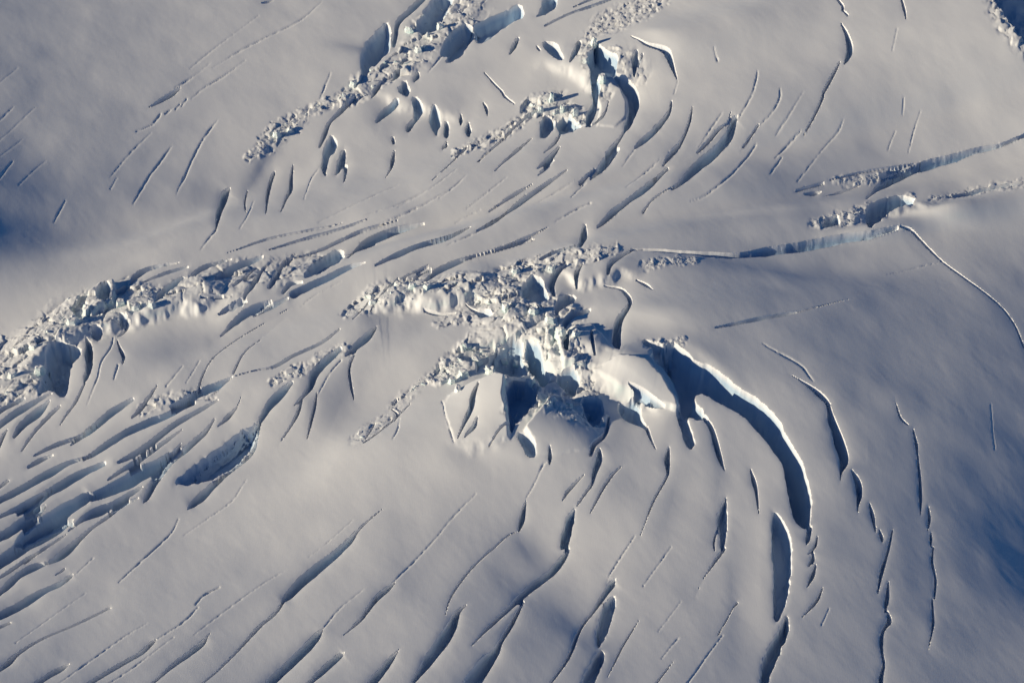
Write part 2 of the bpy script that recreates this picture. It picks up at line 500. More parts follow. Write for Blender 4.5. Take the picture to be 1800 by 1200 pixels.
ur|-|1583,-8,3 1590,17,5 1593,33,2
ur|-|1578,50,1.5 1570,87,1.5
ur|-|1285,197,2 1278,215,2 1263,227,6 1245,248,6 1226,267,3
ur|-|1330,253,2 1313,277,3 1285,308,3 1240,343,2 1215,352,1
ur|-|1483,210,1 1473,233,2 1447,263,1.5 1403,317,1.5
ur|-|1590,170,1.5 1587,200,1.5
ur|-|1575,230,1.5 1560,263,1.5
ur|-|1617,197,1.5 1607,227,2 1597,267,1.5
ur|-|1255,83,1.5 1262,105,3
ur|jagged blue pit cut off by the upper right picture corner|P16,9:1735,-12 1763,18 1777,45 1800,72 1850,110 1900,100 1900,-60 1760,-60
ba|-|229,502,7 240,485,10 265,472,8 315,462,2
ba|-|203,499,3 225,487,3
ba|-|203,517,6 222,507,9
ba|dark cleft beneath the tallest serac of the left-hand ice band|P10,6:167,533 175,508 197,503 197,533 180,545
ba|-|P6,4:130,532 152,535 157,549 147,544
ba|-|283,522,14 305,505,15 321,492,10
ba|-|330,495,5 345,480,8 365,468,8 405,457,3
ba|-|380,490,9 400,480,15 420,468,13 460,452,5
ba|-|475,503,7 485,485,10 495,468,10 512,453,4
ba|-|430,520,6 445,500,10 455,483,9 463,470,3
ba|pale teal trough at the right end of the left-hand ice band|P7,9:533,477 550,460 583,440 605,436 606,455 560,480 533,490
ba|-|497,512,7 510,497,9 530,495,4
ba|-|515,515,11 545,500,11 575,487,10 610,470,9 640,462,3
ba|-|389,588,3 410,568,10 443,545,12 477,528,3
ba|-|443,557,2 467,543,8 505,523,4
ba|violet-shaded dip below the middle of the left-hand ice band|P3,9:377,549 400,533 430,521 437,535 400,549
ba|-|353,528,3 390,522,6
ll|-|197,585,2 193,607,3 180,630,3 173,655,3 163,683,2 153,710,1
ll|-|204,590,3 208,603,5 216,622,7 215,637,3
ll|-|206,640,3 200,665,2
ll|-|227,563,4 213,577,7 205,583,3
ll|-|P6,4:205,569 207,553 227,560 220,569
ba|broad blue-shaded ice cliff at the far left below the rubble slope|P15,12:83,607 100,600 143,603 140,620 123,640 120,680 110,702 90,683 63,693 73,647
ba|-|P11,4:148,588 160,593 164,620 162,645 152,667 146,674 144,660 150,640 145,615
ll|-|148,672,4 133,705,4 115,730,3 103,750,1
ba|-|P6,4:155,580 165,573 182,577 172,593 160,590
ll|-|-12,732,7 10,715,9 42,699,5
ll|-|-12,757,8 20,730,12 60,706,8 90,690,3
ll|-|25,767,6 40,745,13 70,720,13 86,704,4
ll|-|105,713,4 83,733,6 57,763,5 38,792,3
ll|-|-8,795,9 6,765,6 12,755,3
ll|-|276,676,2 260,700,6 243,722,7 232,733,3
ll|-|233,701,6 210,715,10 190,728,11 165,750,11 140,768,8 124,781,3
ll|row of dark notches opening along the upper rim of the lower left stripes|300,713,7 333,697,10 360,685,15 380,677,14 407,662,4
ll|-|383,701,3 350,720,8 307,745,10 267,777,10 233,800,9 208,813,5
ll|-|340,706,8 315,717,11 293,729,12 262,741,13 217,762,13 173,791,11 148,806,6
ll|-|377,735,2 362,757,7 345,772,9 325,790,10 300,812,9 272,845,13 258,873,10 252,883,2
ll|-|318,780,3 305,795,7 283,813,6
ll|-|425,693,1.5 417,713,2.5 400,732,8 383,748,2
ll|-|513,672,6 495,690,15 475,710,15 462,730,11 457,742,6 452,765,5 445,790,6 430,806,8 405,825,8 378,848,11 357,868,15 340,883,12 330,893,3
ll|large deep-blue shaded slope left of the longest crevasse in the lower left|P9,34:459,735 445,745 420,757 385,785 340,815 300,850 330,852 370,842 403,822 430,802 447,778 454,755
ce|-|597,613,9 573,633,15 553,655,15 545,680,10 530,700,4 517,713,2
ce|-|530,705,4 523,727,6 510,750,4 490,780,1.5
ce|-|557,690,2 553,713,6 547,740,5 540,770,1.5
ce|-|600,632,3 580,655,3 560,693,1.5
ce|-|597,577,3 567,600,5 517,623,6 483,643,5 450,650,3 413,660,2
ll|-|517,535,1 467,567,1.5 417,597,2 377,627,2 357,657,2.5 348,682,3.5
ll|-|500,560,1 467,590,1.5 430,620,2.5 410,655,4
ll|-|322,643,1.5 293,678,2
ll|-|352,633,1.5 327,673,1.5
ll|-|380,403,3 368,417,2.5 354,437,1
ba|-|600,493,1.5 550,520,1.5 530,537,1
ll|-|-12,884,12 30,862,14 83,832,14 120,812,9 160,800,4
ll|-|32,904,4 60,888,11 85,865,15 112,849,16 140,832,14 182,814,9
ll|-|-12,950,12 20,932,15 50,910,15 73,895,9 79,888,3
ll|-|26,954,3 43,940,14 67,923,20 100,905,24 125,890,24 150,874,18 163,866,5
ll|-|-12,994,20 33,965,22 83,938,20 120,918,10 128,914,3
ll|widest blue furrow among the stripes at the lower left|163,873,14 200,857,22 240,835,24 270,820,20 297,799,10
ll|-|120,932,3 145,912,10 175,897,17 200,885,10 230,867,8 250,855,3
ll|-|-12,1050,8 10,1030,13 33,1010,13 60,996,13 82,989,6
ll|-|83,990,5 105,977,12 123,962,13 143,943,8 165,925,5 190,908,6 215,888,7 243,875,3
ll|-|43,991,2 60,977,5 83,960,5 117,938,2
ll|-|-12,1087,14 33,1063,17 73,1040,13 103,1027,10 120,1015,9 128,1009,3
ll|-|133,1010,1.5 165,980,1.5
ll|-|97,1011,1.5 110,1002,4 117,995,1
ll|-|-8,1105,6 17,1094,5
bo|-|-12,1184,6 13,1165,11 33,1147,7 73,1123,4 133,1097,4 187,1071,4 197,1067,1
bo|-|40,1216,8 83,1187,11 105,1175,11 121,1166,3
bo|-|95,1206,1.5 150,1167,2 217,1120,1.5 260,1095,1
bo|-|135,1213,9 200,1173,8 247,1147,9 265,1131,8 274,1124,3
bo|-|277,1123,1.5 323,1093,2.5 347,1068,2
bo|-|343,1063,2 357,1047,3 385,1032,2
bo|-|180,1207,1.5 233,1173,2 305,1120,1
bo|-|255,1212,4 300,1172,8 330,1150,10 355,1130,10 363,1120,4 370,1112,1
bo|-|340,1117,1 400,1070,1.5 460,1027,1.5 500,1003,1
bo|-|343,1210,4 397,1163,4 453,1103,6 483,1077,6 500,1053,5
bo|-|497,1056,6 507,1045,14 533,1018,18 567,990,18 597,965,15 617,947,10 627,935,5 645,917,3 672,895,1.5
bo|-|455,1217,14 500,1173,17 533,1143,16 555,1120,13 566,1107,4
bo|-|568,1105,2 597,1070,1.5 640,1035,1
bo|-|530,1212,7 573,1172,13 597,1152,10 604,1147,3
bo|-|210,1023,1.5 263,973,2.5 300,937,2 313,912,1.5
bo|-|323,940,1 370,907,1.5 407,880,1.5 433,843,1
bo|-|27,1130,1 90,1085,1 150,1043,1
bo|-|604,1116,2 633,1090,6 645,1073,9 660,1053,10 680,1035,10 693,1023,4
bo|-|694,1020,2 733,980,2 767,943,1.5 800,903,1.5 837,866,1
bo|-|715,1212,5 737,1183,11 755,1157,19 775,1130,21 790,1107,20 800,1085,13 806,1074,8 820,1062,2
bo|-|782,1083,1.5 793,1047,3.5 827,1000,3.5 867,963,3.5 893,940,2.5 910,934,1
bo|-|912,932,3 917,915,9 921,895,7 925,880,2
bo|-|925,875,1.5 937,855,1.5 953,820,2.5 962,810,2
bo|-|966,785,4 967,800,7 966,814,3
bo|long smooth S-shaped crevasse running down left from the dark jagged slot|829,1134,2 860,1100,6 900,1063,9 933,1033,13 967,1007,14 990,980,11 999,964,6
bo|-|920,1056,4 900,1093,9 880,1127,8 872,1143,13 855,1163,22 835,1190,27 820,1217,28
bo|dark jagged slot at the upper end of the S-shaped crevasse|P11,5:1013,886 1010,917 1005,940 998,963 984,967 985,943 994,917 996,907
bo|-|1015,887,2 1030,865,4 1040,850,5 1044,833,8 1048,818,13 1053,803,14 1053,790,8
bo|-|1070,730,5 1067,750,8 1060,765,9 1045,778,10 1038,797,7
bo|-|988,880,1 1000,860,6 1027,833,1
bo|-|1038,900,1.5 1060,857,5 1078,832,4 1095,817,1.5
bo|-|960,1210,4 1000,1153,6 1020,1103,6 1043,1073,6 1063,1043,11 1075,1025,13 1081,1017,4
bo|-|1063,1040,2 1067,1017,2 1090,980,2 1117,940,1.5
bo|-|1125,942,1.5 1147,883,3 1172,837,4 1174,823,7 1173,805,11 1176,785,4
bo|-|P9,6:1077,1043 1083,1057 1079,1080 1068,1113 1050,1142 1047,1120 1052,1083 1063,1056
bo|-|P10,6:1058,1140 1064,1153 1054,1177 1038,1214 1013,1214 1032,1173 1046,1150
bo|-|643,1213,14 667,1183,15 685,1160,12 697,1147,4 703,1139,1
bo|-|1068,1190,1.5 1093,1137,4 1123,1090,1.5
bo|-|1130,1030,1.5 1180,960,1.5
bo|-|1157,1110,1 1197,1057,1
bo|-|1150,1205,4 1183,1163,1.5
bo|-|1163,1157,1.5 1192,1122,1.5
ce|-|P7,5:905,757 930,760 943,775 943,800 927,803 917,783
ce|-|860,783,1.5 880,755,3.5 897,745,3
ce|-|626,615,3 614,643,5 616,670,5 620,690,4 622,703,1
ce|-|608,624,4 628,606,14 646,590,15 661,571,4
ce|-|777,707,2 787,747,2.5 797,777,2
ce|-|1118,489,2 1135,498,6 1149,508,1
ce|-|745,540,3 770,544,6 800,543,3
ll|-|50,820,6 70,808,9 92,799,4
ll|-|-8,859,8 14,844,5
ce|-|721,710,2 706,724,3.2 693,737,4 675,752,3.4 657,767,4 638,780,2
ce|-|689,719,2 698,727,3.4 693,740,2
ce|-|659,743,2 651,757,3.4 642,772,2
ce|-|P3,3:686,708 696,697 700,703 692,713
ce|-|704,733,1.5 699,755,2.5 691,772,1.5
ce|-|1019,588,3 1014,604,3.2 1008,622,2.5 1003,642,1.5
ce|-|1016,602,2 1022,622,3 1031,638,2
ce|-|620,560,2 650,532,3 680,510,3.5 712,490,3 755,466,1.5
ce|-|650,545,2 680,515,3.5 700,492,2
ce|-|720,505,3 735,487,5 757,474,4
um|-|700,365,1 760,330,1.5 800,300,1
um|-|560,390,1 640,352,1.5 700,325,1
um|-|940,360,1 985,335,2 1010,318,1
ur|-|1100,330,1 1140,300,2 1160,280,1
bo|-|540,980,1 580,950,1.5 620,915,1
bo|-|800,1190,1 850,1150,1.5
ll|-|-10,912,5 30,893,9 66,872,7 95,858,3
ll|-|190,842,3 215,826,8 250,805,8 285,780,6 320,755,2
ll|-|-10,1020,4 22,1000,7 50,980,5 75,966,2
ll|-|60,800,3 95,782,8 140,765,6 175,745,3
ll|-|430,760,2 408,785,6 380,805,7 350,830,3
um|-|400,445,1.5 470,420,3.5 540,405,4 600,392,2
um|-|470,440,2 540,418,4.5 610,398,4 650,385,2
um|-|640,380,1 700,360,2 760,330,1
um|-|560,470,2 600,452,3.5 660,430,2
um|-|860,372,2 900,345,4 935,325,2
um|-|820,455,1.5 880,438,3.5 940,420,2
ba|-|250,500,3 290,482,6 330,470,4
ba|-|410,505,3 428,492,7 445,475,4
ur|-|1225,262,1 1250,225,2.5 1268,200,1.5
'''


def window(pu, pv, pad):
    i0 = max(np.searchsorted(us, pu.min() - pad) - 1, 0)
    i1 = min(np.searchsorted(us, pu.max() + pad) + 1, NU)
    j0 = max(np.searchsorted(vs, pv.min() - pad) - 1, 0)
    j1 = min(np.searchsorted(vs, pv.max() + pad) + 1, NV)
    return slice(j0, j1), slice(i0, i1)


def smooth_line(P, n=4):
    """Catmull-Rom through the rows of P"""
    if len(P) < 3:
        out = [P[0] + (P[-1] - P[0]) * t for t in np.linspace(0, 1, 2 * n + 1)]
        return np.array(out)
    Q = np.vstack([2 * P[0] - P[1], P, 2 * P[-1] - P[-2]])
    out = []
    for i in range(1, len(Q) - 2):
        a, b, c, d = Q[i - 1], Q[i], Q[i + 1], Q[i + 2]
        for k in range(n):
            t = k / n
            out.append(0.5 * (2 * b + (c - a) * t + (2 * a - 5 * b + 4 * c - d) * t * t + (3 * b - a - 3 * c + d) * t ** 3))
    out.append(P[-1])
    return np.array(out)


def seg_field(gu, gv, pu, pv, wd):
    """distance, nearest point and interpolated value along an open line"""
    best = np.full(gu.shape, 1e9)
    bw = np.zeros(gu.shape)
    bu = np.zeros(gu.shape)
    bv = np.zeros(gu.shape)
    bs = np.zeros(gu.shape)
    for k in range(len(pu) - 1):
        ax_, ay_, bx_, by_ = pu[k], pv[k], pu[k + 1], pv[k + 1]
        ex, ey = bx_ - ax_, by_ - ay_
        L2 = ex * ex + ey * ey + 1e-9
        t = np.clip(((gu - ax_) * ex + (gv - ay_) * ey) / L2, 0, 1)
        qx, qy = ax_ + t * ex, ay_ + t * ey
        d = np.hypot(gu - qx, gv - qy)
        new = d < best
        best = np.where(new, d, best)
        bw = np.where(new, wd[k] + (wd[k + 1] - wd[k]) * t, bw)
        bu = np.where(new, qx, bu)
        bv = np.where(new, qy, bv)
        side = np.sign(ex * (gv - ay_) - ey * (gu - ax_))
        bs = np.where(new, side, bs)
    return best, bw, bu, bv, bs


def poly_field(gu, gv, pu, pv):
    d, _, bu, bv, _ = seg_field(gu, gv, np.append(pu, pu[0]), np.append(pv, pv[0]), np.zeros(len(pu) + 1))
    inside = np.zeros(gu.shape, bool)
    n = len(pu)
    for k in range(n):
        x1, y1, x2, y2 = pu[k], pv[k], pu[(k + 1) % n], pv[(k + 1) % n]
        c = ((y1 > gv) != (y2 > gv)) & (gu < (x2 - x1) * (gv - y1) / (y2 - y1 + 1e-12) + x1)
        inside ^= c
    return np.where(inside, -d, d)


# ------------------------------------------------------------------ scarps: ice cliffs that step the glacier down
# (raised side is up-glacier), height, reach, points
SCARPS = [
 (8.0, 60, [(30,665),(75,628),(120,600),(200,572),(262,556),(330,540),(425,515)]),
 (7.5, 55, [(620,550),(680,538),(740,536),(800,528),(860,512),(905,497)]),
 (8.0, 60, [(810,600),(870,606),(925,603),(960,640),(1010,655),(1065,668)]),
 (2.0, 30, [(770,778),(840,786),(905,774)]),
 (7.0, 45, [(1030,655),(1075,690),(1130,712),(1180,724)]),
 (4.0, 50, [(930,118),(1000,125),(1040,150),(1100,140),(1160,110)]),
 (4.0, 50, [(640,160),(700,185),(760,200),(830,215)]),
 (5.0, 45, [(965,470),(1030,500),(1075,490),(1140,470)]),
 (4.0, 40, [(985,590),(1040,615),(1100,615)]),
 (3.5, 40, [(1440,400),(1500,388),(1560,372),(1640,356),(1700,345)]),
]
for (hgt, reach, pts) in SCARPS:
    P = smooth_line(np.array(pts, float), 4)
    pu, pv = to_plan(P[:, 0], P[:, 1])
    sl = window(pu, pv, reach * 3.2)
    gu, gv = U[sl], V[sl]
    d, _, bu, bv, side = seg_field(gu, gv, pu, pv, np.zeros(len(pu)))
    end = np.minimum(np.hypot(bu - pu[0], bv - pv[0]), np.hypot(bu - pu[-1], bv - pv[-1]))
    sd = -side * d                       # positive up-glacier
    sd = sd + 5.0 * NJ1[sl] + 0.8 * NJ2[sl]
    fade = sstep(0, 75, end)
    s = np.tanh(sd / 6.5)
    relief[sl] += 0.5 * hgt * s * np.exp(-(d / reach) ** 2) * fade

# raised masses: outline, edge width, height at the left and right end, height factor at the near end
MASSES = [
 (7.0, 0.0, 11.0, 0.0, [(774,712),(786,694),(830,674),(872,664),(893,670),(889,700),(897,740),(899,772),(880,780),(840,792),(800,786),(784,750)]),
 (4.0, 9.0, 0.0, 0.0, [(968,697),(945,726),(920,755),(938,772),(942,802),(975,800),(1040,790),(1060,770),(1040,745),(1000,715)]),
 (4.0, 1.0, 4.0, 0.8, [(1038,650),(1090,625),(1135,632),(1168,665),(1188,700),(1196,722),(1150,712),(1090,690)]),
 (3.0, 4.0, 0.0, 1.0, [(978,600),(1010,578),(1040,570),(1082,610),(1070,640),(1030,648),(990,650)]),
 (3.0, 4.0, 3.0, 0.1, [(1040,140),(1052,138),(1092,152),(1104,175),(1100,205),(1080,225),(1048,222),(1054,190)]),
 (3.0, 4.0, 5.0, 1.0, [(145,545),(158,520),(176,505),(203,498),(206,520),(200,540),(178,548),(160,560)]),
]
for (ew, hl, hr, near_f, pts) in MASSES:
    P = np.array(pts, float)
    pu, pv = to_plan(P[:, 0], P[:, 1])
    sl = window(pu, pv, 12)
    wu = U[sl] + 1.5 * NJ1[sl]
    wv = V[sl] + 1.5 * NJ2[sl]
    sd = poly_field(wu, wv, pu, pv)
    tx = np.clip((U[sl] - pu.min()) / (pu.max() - pu.min()), 0, 1)
    ty = np.clip((V[sl] - pv.min()) / (pv.max() - pv.min()), 0, 1)
    relief[sl] += sstep(1.0, -ew, sd) * (hl + (hr - hl) * tx) * (1 + (near_f - 1) * ty)

# ------------------------------------------------------------------ shattered ice: zones where blocks stand at all heights
# amplitude (m), block size, points with width
ZONES = [
 (4.5, 17, [(600,178,16),(640,150,34),(690,120,34),(725,95,50),(760,55,60),(800,25,70),(830,-20,70)]),
 (2.5, 7,  [(440,275,8),(480,245,26),(505,225,26),(540,200,14),(570,185,14),(600,178,20)]),
 (1.6, 5,  [(1030,70,20),(1060,45,34),(1100,30,44),(1150,0,44)]),
 (3.0, 8,  [(1030,90,26),(1045,140,26),(1060,160,30)]),
 (1.6, 8,  [(1075,95,30),(1120,125,30)]),
 (4.5, 12,  [(935,190,26),(970,185,44),(1005,205,40),(1030,215,10)]),
 (2.2, 6,  [(800,272,8),(840,255,18),(880,238,18),(930,205,20)]),
 (4.5, 15, [(-60,650,60),(0,635,64),(60,600,60),(120,562,64),(180,545,68),(240,525,50),(290,525,30)]),
 (2.5, 7,  [(-40,720,30),(20,690,34),(70,665,30),(110,610,40)]),
 (3.5, 16, [(290,520,30),(340,505,50),(420,490,60),(490,475,50),(560,460,36)]),
 (3.4, 12,  [(612,548,14),(650,530,36),(700,515,44),(760,505,34),(810,505,44),(870,500,44),(920,480,50)]),
 (5.0, 14, [(850,530,30),(900,535,66),(950,560,80),(985,570,70),(960,605,70),(925,620,60)]),
 (5.5, 17, [(770,665,22),(800,640,40),(850,615,50),(900,620,70),(950,660,60),(1010,670,40)]),
 (3.5, 9,  [(980,600,40),(1010,640,40),(1030,680,40)]),
 (1.2, 8,  [(625,775,14),(655,755,26),(690,725,26),(715,695,14),(745,670,14),(775,655,20)]),
 (3.0, 9,  [(900,720,30),(940,700,50),(1000,715,50),(1045,735,40)]),
 (2.5, 9,  [(930,465,22),(985,455,34),(1040,452,24),(1080,440,14)]),
 (1.6, 6,  [(480,672,10),(530,648,14),(580,622,14),(612,612,14)]),
 (1.5, 6,  [(1130,466,10),(1180,458,16),(1220,460,8)]),
 (1.5, 5,  [(1430,395,12),(1480,385,22),(1520,375,22),(1600,352,12)]),
 (1.3, 5,  [(1470,318,8),(1520,315,14),(1550,312,10)]),
 (2.5, 8,  [(1760,10,40),(1790,50,40),(1840,90,40)]),
 (1.8, 6,  [(1150,610,20),(1200,600,10)]),
 (2.0, 9,  [(250,720,12),(290,700,14),(370,685,20)]),
 (1.6, 7,  [(770,560,10),(810,552,24),(860,560,24)]),
 (1.2, 5,  [(1640,352,8),(1700,340,12),(1800,322,10)]),
]
rough = np.zeros(U.shape)
zone_pts = []
for zi, (amp, cell, pts) in enumerate(ZONES):
    P = smooth_line(np.array(pts, float), 4)
    pu, pv = to_plan(P[:, 0], P[:, 1])
    sl = window(pu, pv, 60)
    gu, gv = U[sl], V[sl]
    d, wd, _, _, _ = seg_field(gu, gv, pu, pv, P[:, 2])
    m = sstep(1.0, 0.35, (d + 4 * NJ2[sl] + 3 * NJ1[sl]) / (wd * 0.5 + 3) * 0.75)
    gx, gy = GX[sl] * 3.0, GY[sl] * 3.0     # metres -> sheet units
    wx = gx + 4 * NJ1[sl]
    wy = gy + 4 * NJ2[sl]
    rx_ = wx * 0.86 + wy * 0.5
    ry_ = (-wx * 0.5 + wy * 0.86)
    a1, b1 = worley(rx_ / (cell * 3.0), ry_ / (cell * 1.9), 100 + zi)
    a2, b2 = worley(wx / (cell * 1.1), wy / (cell * 1.2), 200 + zi)
    f = fbm(gx / (cell * 0.45), gy / (cell * 0.45), 300 + zi, 2)
    hgt = amp * (0.78 * (a1 - 0.45) - 0.22 * sstep(0.12, 0.0, b1)) + amp * 0.10 * (a2 - 0.5 - 0.3 * sstep(0.2, 0.0, b2)) + 0.05 * amp * f
    relief[sl] += hgt * m * 0.9
    rough[sl] = np.maximum(rough[sl], m)
    zone_pts.append((amp, cell, P))

# ------------------------------------------------------------------ crevasses, cracks and pits cut into the glacier
CREV = []
for line in CREV_DATA.strip().splitlines():
    if line.startswith('#') or not line.strip():
        continue
    g, lab, pts = line.split('|')
    depth = wall = None
    if pts[0] == 'P':
        hd, pts = pts[1:].split(':')
        depth, wall = map(float, hd.split(','))
    P = np.array([[float(c) for c in q.split(',')] for q in pts.split()])
    CREV.append(dict(group=g, label=None if lab == '-' else lab, depth=depth, wall=wall, P=P))
for ci, c in enumerate(CREV):
    P = c['P']
    if c['depth'] is None:
        Q = smooth_line(P, 4)
        Q[:, 2] = np.maximum(Q[:, 2], 0.3)
        wmax = P[:, 2].max()
        pu, pv = to_plan(Q[:, 0], Q[:, 1])
        sl = window(pu, pv, wmax * 0.5 + (30 if wmax > 3.3 else 10))
        gu, gv = U[sl], V[sl]
        thin = wmax < 3.3
        amp = min(1.1, 0.06 * wmax + 0.15) * (1.8 if c['group'] in ('ti', 'pl', 'ba') else 0.7)
        wu = gu + 0.8 * amp * NJ1[sl] + amp * 0.25 * NJ2[sl]
        wv = gv + 0.15 * amp * NJ2[sl] - amp * 0.6 * NJ1[sl]
        if thin:
            wu = wu + 1.3 * NJ1[sl]
            wv = wv - 1.0 * NJ1[sl]
        d, wd, bu, bv, _ = seg_field(wu, wv, pu, pv, Q[:, 2])
        c['thin'] = thin
        if thin:
            hw = 1.35 + 0.28 * wd
            k = np.clip(1 - d / (hw * 1.15), 0, 1)
            taper = np.clip((wd / 1.8) ** 1.4, 0.18, 1.9)
            dep = 0.42 * taper * k * (1 + 0.5 * NJ2[sl])
            dep = np.maximum(dep, 0)
            near = d < 0.9
            mu[sl] = np.where(near, bu - wu, mu[sl])
            mv[sl] = np.where(near, bv - wv, mv[sl])
            sd = d - hw * 0.8
            wsl = 0 * d
        else:
            hw = wd * 0.5 + 0.35
            sd0 = d - hw * (1 + 0.12 * NJ1[sl])
            sd = np.where(sd0 > -9, np.round(sd0 / STEP) * STEP, sd0)
            D = np.clip(1.9 * hw * 2 / 3.0, 0.5, 11.0) * (1 + 0.22 * NJ1[sl])
            ww = np.where(hw < 5.5, 1.7, 0.62 * hw)
            if c['group'] in ('fr', 'ba'):       # half-filled, snow-lipped troughs
                D = D * 0.85
                ww = np.maximum(1.7, 0.75 * hw)
            t = np.clip(-sd / ww, 0, 1)
            lip = np.minimum(0.7, 0.08 * hw)
            dep = np.where(sd < 0, lip + D * (1 - (1 - t) ** 1.6) + 0.3 * NJ2[sl] * t * t * np.minimum(hw * 0.2, 1), lip * np.exp(-np.maximum(sd0, 0) / (4.0 + 0.6 * hw)))
            sd = sd0
            wsl = np.clip(D / (ww / 3.0), 1, 7) * np.where(t > 0.99, 0.0, 1 - 0.5 * t)
            e = np.abs(sd) < np.abs(esd[sl])
            esd[sl] = np.where(e, sd, esd[sl])
    else:
        R = []
        n = len(P)
        for k in range(n):                   # soften the corners of a traced outline
            a, b = P[k], P[(k + 1) % n]
            R += [a * 0.78 + b * 0.22, a * 0.22 + b * 0.78]
        R = np.array(R)
        pu, pv = to_plan(R[:, 0], R[:, 1])
        sl = window(pu, pv, 26)
        gu, gv = U[sl], V[sl]
        wu = gu + 1.2 * NJ1[sl] + 1.1 * NJ2[sl]
        wv = gv + 1.2 * NJ2[sl] - 1.0 * NJ1[sl]
        sd0 = poly_field(wu, wv, pu, pv)
        sd = np.where(sd0 > -12, np.round(sd0 / STEP) * STEP, sd0)
        c['thin'] = False
        ins = -sd.min()
        ww = min(c['wall'], ins * 0.9)
        t = np.clip(-sd / ww, 0, 1)
        rr = rough[sl]
        lip = 0.25
        D = c['depth'] * (1 + 0.12 * NJ1[sl])
        dep = np.where(sd < 0, lip + D * (1 - (1 - t) ** 2.0) + t * (0.35 * NJ2[sl] + rr * 0.7 * NJ3[sl]), lip * np.exp(-np.maximum(sd0, 0) / 4.0))
        sd = sd0
        wsl = np.clip(1.4 * D / (ww / 3.0), 0.5, 7) * (1 - t)
        e = np.abs(sd) < np.abs(esd[sl])
        esd[sl] = np.where(e, sd, esd[sl])
    deeper = (dep > drop[sl]) & (sd < (0 if c['thin'] else -0.85))
    wslope[sl] = np.where(dep > drop[sl], wsl, wslope[sl])
    owner[sl] = np.where(deeper, ci, owner[sl])
    drop[sl] = np.maximum(drop[sl], dep)
    c['wmax'] = P[:, 2].max() if c['depth'] is None else 99

# fins thinner than two grid cells between neighbouring openings have collapsed
def shift(a, dj, di):
    return np.roll(np.roll(a, dj, 0), di, 1)


for _ in range(2):
    dil = drop.copy()
    own_d = owner.copy()
    for dj in (-1, 0, 1):
        for di in (-1, 0, 1):
            s_ = shift(drop, dj, di)
            up_ = s_ > dil
            own_d = np.where(up_, shift(owner, dj, di), own_d)
            dil = np.maximum(dil, s_)
    clo = dil.copy()
    for dj in (-1, 0, 1):
        for di in (-1, 0, 1):
            clo = np.minimum(clo, shift(dil, dj, di))
    fin = (clo - drop > 1.2) & (own_d >= 0)
    fin[:3] = fin[-3:] = False
    fin[:, :3] = fin[:, -3:] = False
    drop = np.where(fin, clo * 0.85, drop)
    owner = np.where(fin, own_d, owner)
    esd = np.where(fin, -1.7, esd)
    wslope = np.where(fin, 0.0, wslope)

# crisp lips: grid points close to an edge slide onto it
core = (U > us[66]) & (U < us[-67]) & (V > vs[66]) & (V < vs[-67])
gv_, gu_ = np.gradient(esd, STEP)
gl = gu_ ** 2 + gv_ ** 2
tgt = np.round(esd / STEP) * STEP - esd
near = core & (esd < 0.86) & (esd > -12) & (gl > 0.45)
su = np.where(near, tgt * gu_ / np.maximum(gl, 0.45), 0)
sv = np.where(near, tgt * gv_ / np.maximum(gl, 0.3), 0)
su = np.where(near, su, np.where(core, mu, 0))
sv = np.where(near, sv, np.where(core, mv, 0))
su = np.clip(su, -0.86, 0.86)
sv = np.clip(sv, -0.86, 0.86)
Z = relief - drop
PX, PY = unproj(U + su, V + sv)
print('cut', len(CREV), 'z', Z.min(), Z.max())


def surf_z(u, v):
    i = np.clip(np.searchsorted(us, u) - 1, 0, NU - 2)
    j = np.clip(np.searchsorted(vs, v) - 1, 0, NV - 2)
    return Z[j, i]


# ------------------------------------------------------------------ materials
def mat(name):
    m = bpy.data.materials.new(name)
    m.use_nodes = True
    n = m.node_tree
    return m, n, n.nodes['Principled BSDF']


def N(n, typ, **kw):
    x = n.nodes.new(typ)
    for k, v in kw.items():
        setattr(x, k, v)
    return x


def mix(n, fac, a, b):
    m = N(n, 'ShaderNodeMix', data_type='RGBA')
    for s, v in ((0, fac), (6, a), (7, b)):
        if isinstance(v, (tuple, float, int)):
            m.inputs[s].default_value = v
        else:
            n.links.new(v, m.inputs[s])
    return m.outputs[2]


def ramp(n, src, stops):
    r = N(n, 'ShaderNodeValToRGB')
    e = r.color_ramp.elements
    e[0].position, e[1].position = stops[0][0], stops[1][0]
    e[0].color = (stops[0][1],) * 3 + (1,)
    e[1].color = (stops[1][1],) * 3 + (1,)
    n.links.new(src, r.inputs[0])
    return r.outputs[0]


